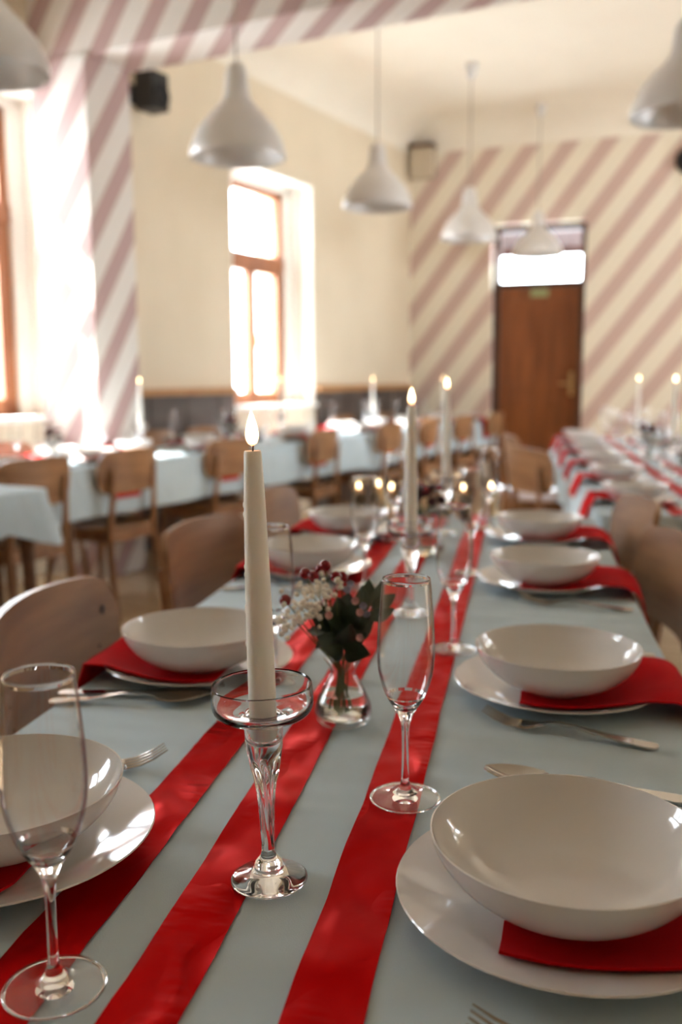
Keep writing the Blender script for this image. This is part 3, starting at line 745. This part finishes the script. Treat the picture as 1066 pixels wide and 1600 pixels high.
me_blue = petals('blossom', M['blossom_blue'], 6, .0055, .0026, .5); me_pink = petals('blossom', M['blossom_pink'], 5, .006, .0030, .6)
me_burg = petals('bloom', M['burgundy'], 11, .026, .011, .75); me_burg2 = petals('bloom', M['burgundy'], 9, .018, .009, 1.05)
def orient(o, d, twist=0):
    o.rotation_euler = (Vector(d).to_track_quat('Y', 'Z') @ Matrix.Rotation(twist, 3, 'Y').to_quaternion()).to_euler()
def orient2(o, d, nrm, tw=0):
    y = Vector(d).normalized(); z = Vector(nrm); z = (z - y * z.dot(y)).normalized(); x = y.cross(z)
    o.rotation_euler = (Matrix((x, y, z)).transposed() @ Matrix.Rotation(tw, 3, 'Y')).to_euler()
rng = random.Random(3)
def stem_to(root, base, top, r=.0011):
    b, t = Vector(base), Vector(top); nk = Vector((b.x * .35 + max(-.004, min(.004, t.x * .1)), b.y * .35, .066)); ab = nk + (t - nk) * .25
    g = G().tube([b, nk, ab, t], [r, r, r, r * .7], 6)
    ob('stem', g.mesh('stem', M['stem']), root)
VX, VY = -.206, 1.075
vz = ob('bud_vase', me_vase, None, (VX, VY, .7525)); tag(vz, 'small clear glass vase holding the berry posy, beside the twisted candlestick', 'vase')
ob('water', me_water, vz)
po = thing('posy', 'posy'); tag(po, 'posy of red berries, white sprays and dark leaves in the clear vase'); po.location = (VX, VY, .7525); po.rotation_euler = (0, 0, yaw)
def off(px, py, dep=0): return ((px - 541) / 1262, dep, .0812 + (1032 - py) / 1262 * 1.01)
for px, py, dp in ((515, 889, .0), (497, 908, .008), (531, 905, -.006), (455, 938, -.012), (484, 905, .015), (508, 900, .02), (540, 912, .02)):
    p = off(px, py, dp); b = ob('berry', me_berry, po, p); stem_to(po, (rng.uniform(-.012, .012), rng.uniform(-.012, .012), .012 + rng.uniform(0, .01)), p)
for k in range(120):
    cx, cy, sp = ((482, 935, 19), (500, 945, 17), (470, 965, 17), (512, 922, 16), (458, 975, 12), (494, 960, 14))[k % 6]
    p = off(rng.gauss(cx, sp * .8), rng.gauss(cy, sp * .75), rng.uniform(-.028, .012)); b = ob('blossom', me_white, po, p); s = rng.uniform(.7, 1.15); b.scale = (s, s, s); b.rotation_euler = (rng.random() * 6, rng.random() * 6, 0)
for px, py in ((478, 950), (500, 945), (465, 968), (512, 925)): stem_to(po, (rng.uniform(-.01, .01), rng.uniform(-.01, .01), .014), off(px, py, -.005), .0009)
for px, py, dp, me in ((547, 921, -.02, me_blue), (553, 915, -.012, me_blue), (572, 947, -.015, me_blue), (566, 955, -.02, me_pink), (520, 958, -.025, me_pink), (560, 940, -.012, me_pink), (565, 992, -.025, me_pink), (536, 918, -.018, me_pink), (577, 962, -.01, me_blue)):
    o = ob('blossom', me, po, off(px, py, dp)); o.rotation_euler = (1.2 + rng.uniform(-.4, .4), rng.uniform(-.5, .5), 0)
for bx_, by_, tx, ty, db, dt, tw, sc in ((541, 1010, 568, 985, -.01, -.03, .3, 1.05), (541, 1012, 512, 990, -.01, -.032, -.4, 1.1), (538, 1000, 490, 1000, 0, -.028, .9, 1.0), (545, 1022, 580, 1012, 0, -.03, .2, 1.0),
                                     (540, 990, 520, 955, 0, -.02, .5, 1.1), (544, 985, 562, 950, 0, -.015, -.6, 1.1), (540, 990, 536, 948, .01, .0, 0, 1.1), (535, 1000, 480, 985, .01, .015, .4, 1.1), (548, 1000, 590, 980, .01, .01, .2, 1.0), (541, 1020, 520, 1015, 0, -.03, -.2, .8), (545, 985, 575, 965, 0, -.01, .5, 1.0), (540, 980, 550, 935, 0, .012, .2, 1.1), (532, 985, 500, 960, .005, .0, .2, 1.1), (543, 1005, 552, 975, -.012, -.036, -.2, .95)):
    b, t = Vector(off(bx_, by_, db)), Vector(off(tx, ty, dt)); o = ob('leaf', me_leafA, po, b); orient2(o, t - b, (rng.uniform(-.5, .5), -1, rng.uniform(.1, .9)), tw); o.scale = (sc * .86, sc * .86, sc)
for bx_, by_, tx, ty, tw in ((576, 950, 582, 905, .4), (584, 950, 600, 915, 1.2), (586, 955, 606, 940, .2), (572, 960, 570, 920, -.5), (580, 968, 600, 960, .8)):
    b, t = Vector(off(bx_, by_, -.004)), Vector(off(tx, ty, -.01)); o = ob('leaf', me_leafB, po, b); orient2(o, t - b, (0, -1, .3), tw * .6); o['label'] = 'grey-green eucalyptus leaf'
for px, py in ((575, 955), (585, 955), (550, 990), (520, 985)): stem_to(po, (rng.uniform(-.01, .01), rng.uniform(-.01, .01), .013), off(px, py, 0))
me_drip = ico('wax_drip', .0013, M['wax'], 2, 2.2)
for z_, a_ in ((.318, 3.5), (.310, 3.3), (.268, 3.35), (.262, 3.6), (.235, 3.3), (.232, 3.45), (.205, 3.4)):
    r_ = .0112 - max(0, z_ - .18) * .022
    ob('wax_drip', me_drip, c0, (r_ * math.cos(a_), r_ * math.sin(a_), z_))
# dark posy: burgundy blooms
def dark_posy(loc, label, group=None, rz=0, s=1.0):
    r = thing('burgundy_posy', 'posy'); tag(r, label, None, group); r.location = loc; r.rotation_euler = (0, 0, rz); r.scale = (s, s, s)
    q = random.Random(int(loc[1] * 100))
    for k in range(5):
        a = k * 1.256; d = Vector((math.cos(a) * .026, math.sin(a) * .026, .105 + .012 * (k % 2)))
        o = ob('bloom', me_burg if k % 2 else me_burg2, r, d); o.rotation_euler = (-.5 * math.sin(a), .5 * math.cos(a), a)
    o = ob('bloom', me_burg, r, (0, 0, .125))
    for k in range(9):
        a = k * .7 + .2; b = Vector((math.cos(a) * .012, math.sin(a) * .012, .085)); o = ob('leaf', me_leafA, r, b); orient(o, (math.cos(a), math.sin(a), -.1 + .5 * q.random()), q.uniform(-.5, .5)); 
    for k in range(5):
        a = k * 1.3 + .5; ob('berry', me_berry, r, (math.cos(a) * .03, math.sin(a) * .03, .135 + .01 * q.random()))
    for k in range(5): 
        a = k * 1.256; g = G().tube([(math.cos(a) * .010, math.sin(a) * .010, .014), (math.cos(a + .5) * .006, math.sin(a + .5) * .006, .07), (math.cos(a) * .018, math.sin(a) * .018, .108)], .0013, 6); ob('stem', g.mesh('stem', M['stem']), r)
    v = ob('bud_vase', me_vase, None, loc); v.scale = (s, s, s); ob('water', me_water, v)
    tag(v, label.replace('posy of burgundy blooms', 'small clear vase of burgundy blooms'), 'vase', group and group.replace('posies', 'vases'))
dark_posy((-.215, 2.18, .7535), 'posy of burgundy blooms on the long table, beyond the second candlestick', None, .3, 1.15)
# tea lights towards the end of the long table
me_tg = G().lathe(chaikin([(0, 0), (.021, 0), (.0235, .004), (.0245, .06), (.0255, .122)], 1) + chaikin([(.0245, .122), (.0235, .06), (.022, .008), (0, .006)], 1), 32).mesh('votive_glass', M['thin_glass'])
me_tw = G().lathe([(0, .0065), (.0195, .0065), (.0195, .078), (.018, .080), (0, .079)], 24).mesh('votive_wax', M['tealight_wax'])
for x, y in ((-.475, 2.74), (-.425, 2.80), (-.375, 2.73), (-.325, 2.80), (-.275, 2.72), (-.165, 2.75), (-.085, 2.80)):
    r = thing('votive_candle', 'candle'); tag(r, 'lit votive candle in a clear glass at the end of the long table', None, 'votive candles at the end of the long table')
    r.location = (x, y, .7540)
    ob('glass', me_tg, r); ob('wax', me_tw, r); ob('wick', me_wick, r, (0, 0, .079)); o = ob('flame', me_flame, r, (0, 0, .085)); o.scale = (1.1, 1.1, .8)

# ------------------------------------------------------------------ second table
ORD = ['first', 'second', 'third', 'fourth', 'fifth', 'sixth', 'seventh', 'eighth', 'ninth', 'tenth']
for k, y in enumerate((3.22, 3.86, 4.50, 5.15, 5.80, 6.4)):
    o_ = ORD[k] + ' place from the long table'
    setting(.375, y, -1, 'second table, window side, ' + o_, .375 - .235, .05, drop=.06)
    setting(.87, y + .05, 1, 'second table, far side, ' + o_, 1.035 - .87, -.05, drop=.06)
    single('champagne_flute', me_flute, (.53, y - .12, .7530), 0, FL + 'second table, window side, ' + o_, 'glass')
    single('champagne_flute', me_flute, (.745, y + .18, .7525), 0, FL + 'second table, far side, ' + o_, 'glass')
for y, lb in ((5.42, 'farther from the long table'), (4.15, 'nearer the long table')):
    holder((.63, y, .7525), 'clear glass candlestick on the second table, the one ' + lb)
    candle((.63, y, .7525), 'lit ivory taper candle on the second table, the one ' + lb, None, 1.13)
dark_posy((.625, 4.85, .7525), 'posy of burgundy blooms on the second table, between the candlesticks', None, 1, 1.25)
dark_posy((.635, 3.60, .7525), 'posy of burgundy blooms on the second table, nearest the long table', None, 2, 1.25)

# ------------------------------------------------------------------ window row
def row_setting(n_, t_, inner, o_):
    p = rp(n_, t_, TZ); rz = -TH if inner else -TH + math.pi
    setting(p.x, p.y, 1, 'window row, %s side, %s place from the back wall' % ('hall' if inner else 'wall', o_), .16, 0, rz=rz, drop=.17 if inner else .1)
for k, t_ in enumerate((-.96, -.355, .51, 1.525, 2.62, 3.36, 4.13, 4.75)): row_setting(.895, t_, True, ORD[7 - k])
ts = [-.98, -.38, .22, .82, 1.42, 2.02, 2.68, 3.30, 3.92, 4.55]
for k, t_ in enumerate(ts):
    o_ = ORD[9 - k]
    row_setting(.595, t_ + .04, False, o_)
for s_, n_, tl_ in (('hall', .83, (-.66, .02, .80, 1.28, 1.85, 2.88, 3.62, 4.38)), ('wall', .64, (-1.12, -.64, -.04, .56, 1.16, 1.76, 2.50, 3.06, 3.65, 4.27))):
    for k, t_ in enumerate(tl_):
        single('champagne_flute', me_flute, rp(n_, t_, TZ), 0, FL + 'window row, %s side, %s glass from the back wall' % (s_, ORD[len(tl_) - 1 - k]), 'glass')
for t_, lb in ((.154, 'beside the striped pier'), (1.60, 'just before the far window'), (3.0, 'past the far window'), (4.47, 'at the end by the striped wall')):
    p = rp(.745, t_, TZ)
    holder(p, 'clear glass candlestick on the window row, ' + lb); candle(p, 'lit ivory taper candle on the window row, ' + lb, None, 1.13)
for t_, lb in ((-.50, 'under the first window'), (1.02, 'between pier and far window'), (3.80, 'towards the striped wall')):
    dark_posy(tuple(rp(.745, t_, TZ)), 'posy of burgundy blooms on the window row, ' + lb, None, 1, 1.2)
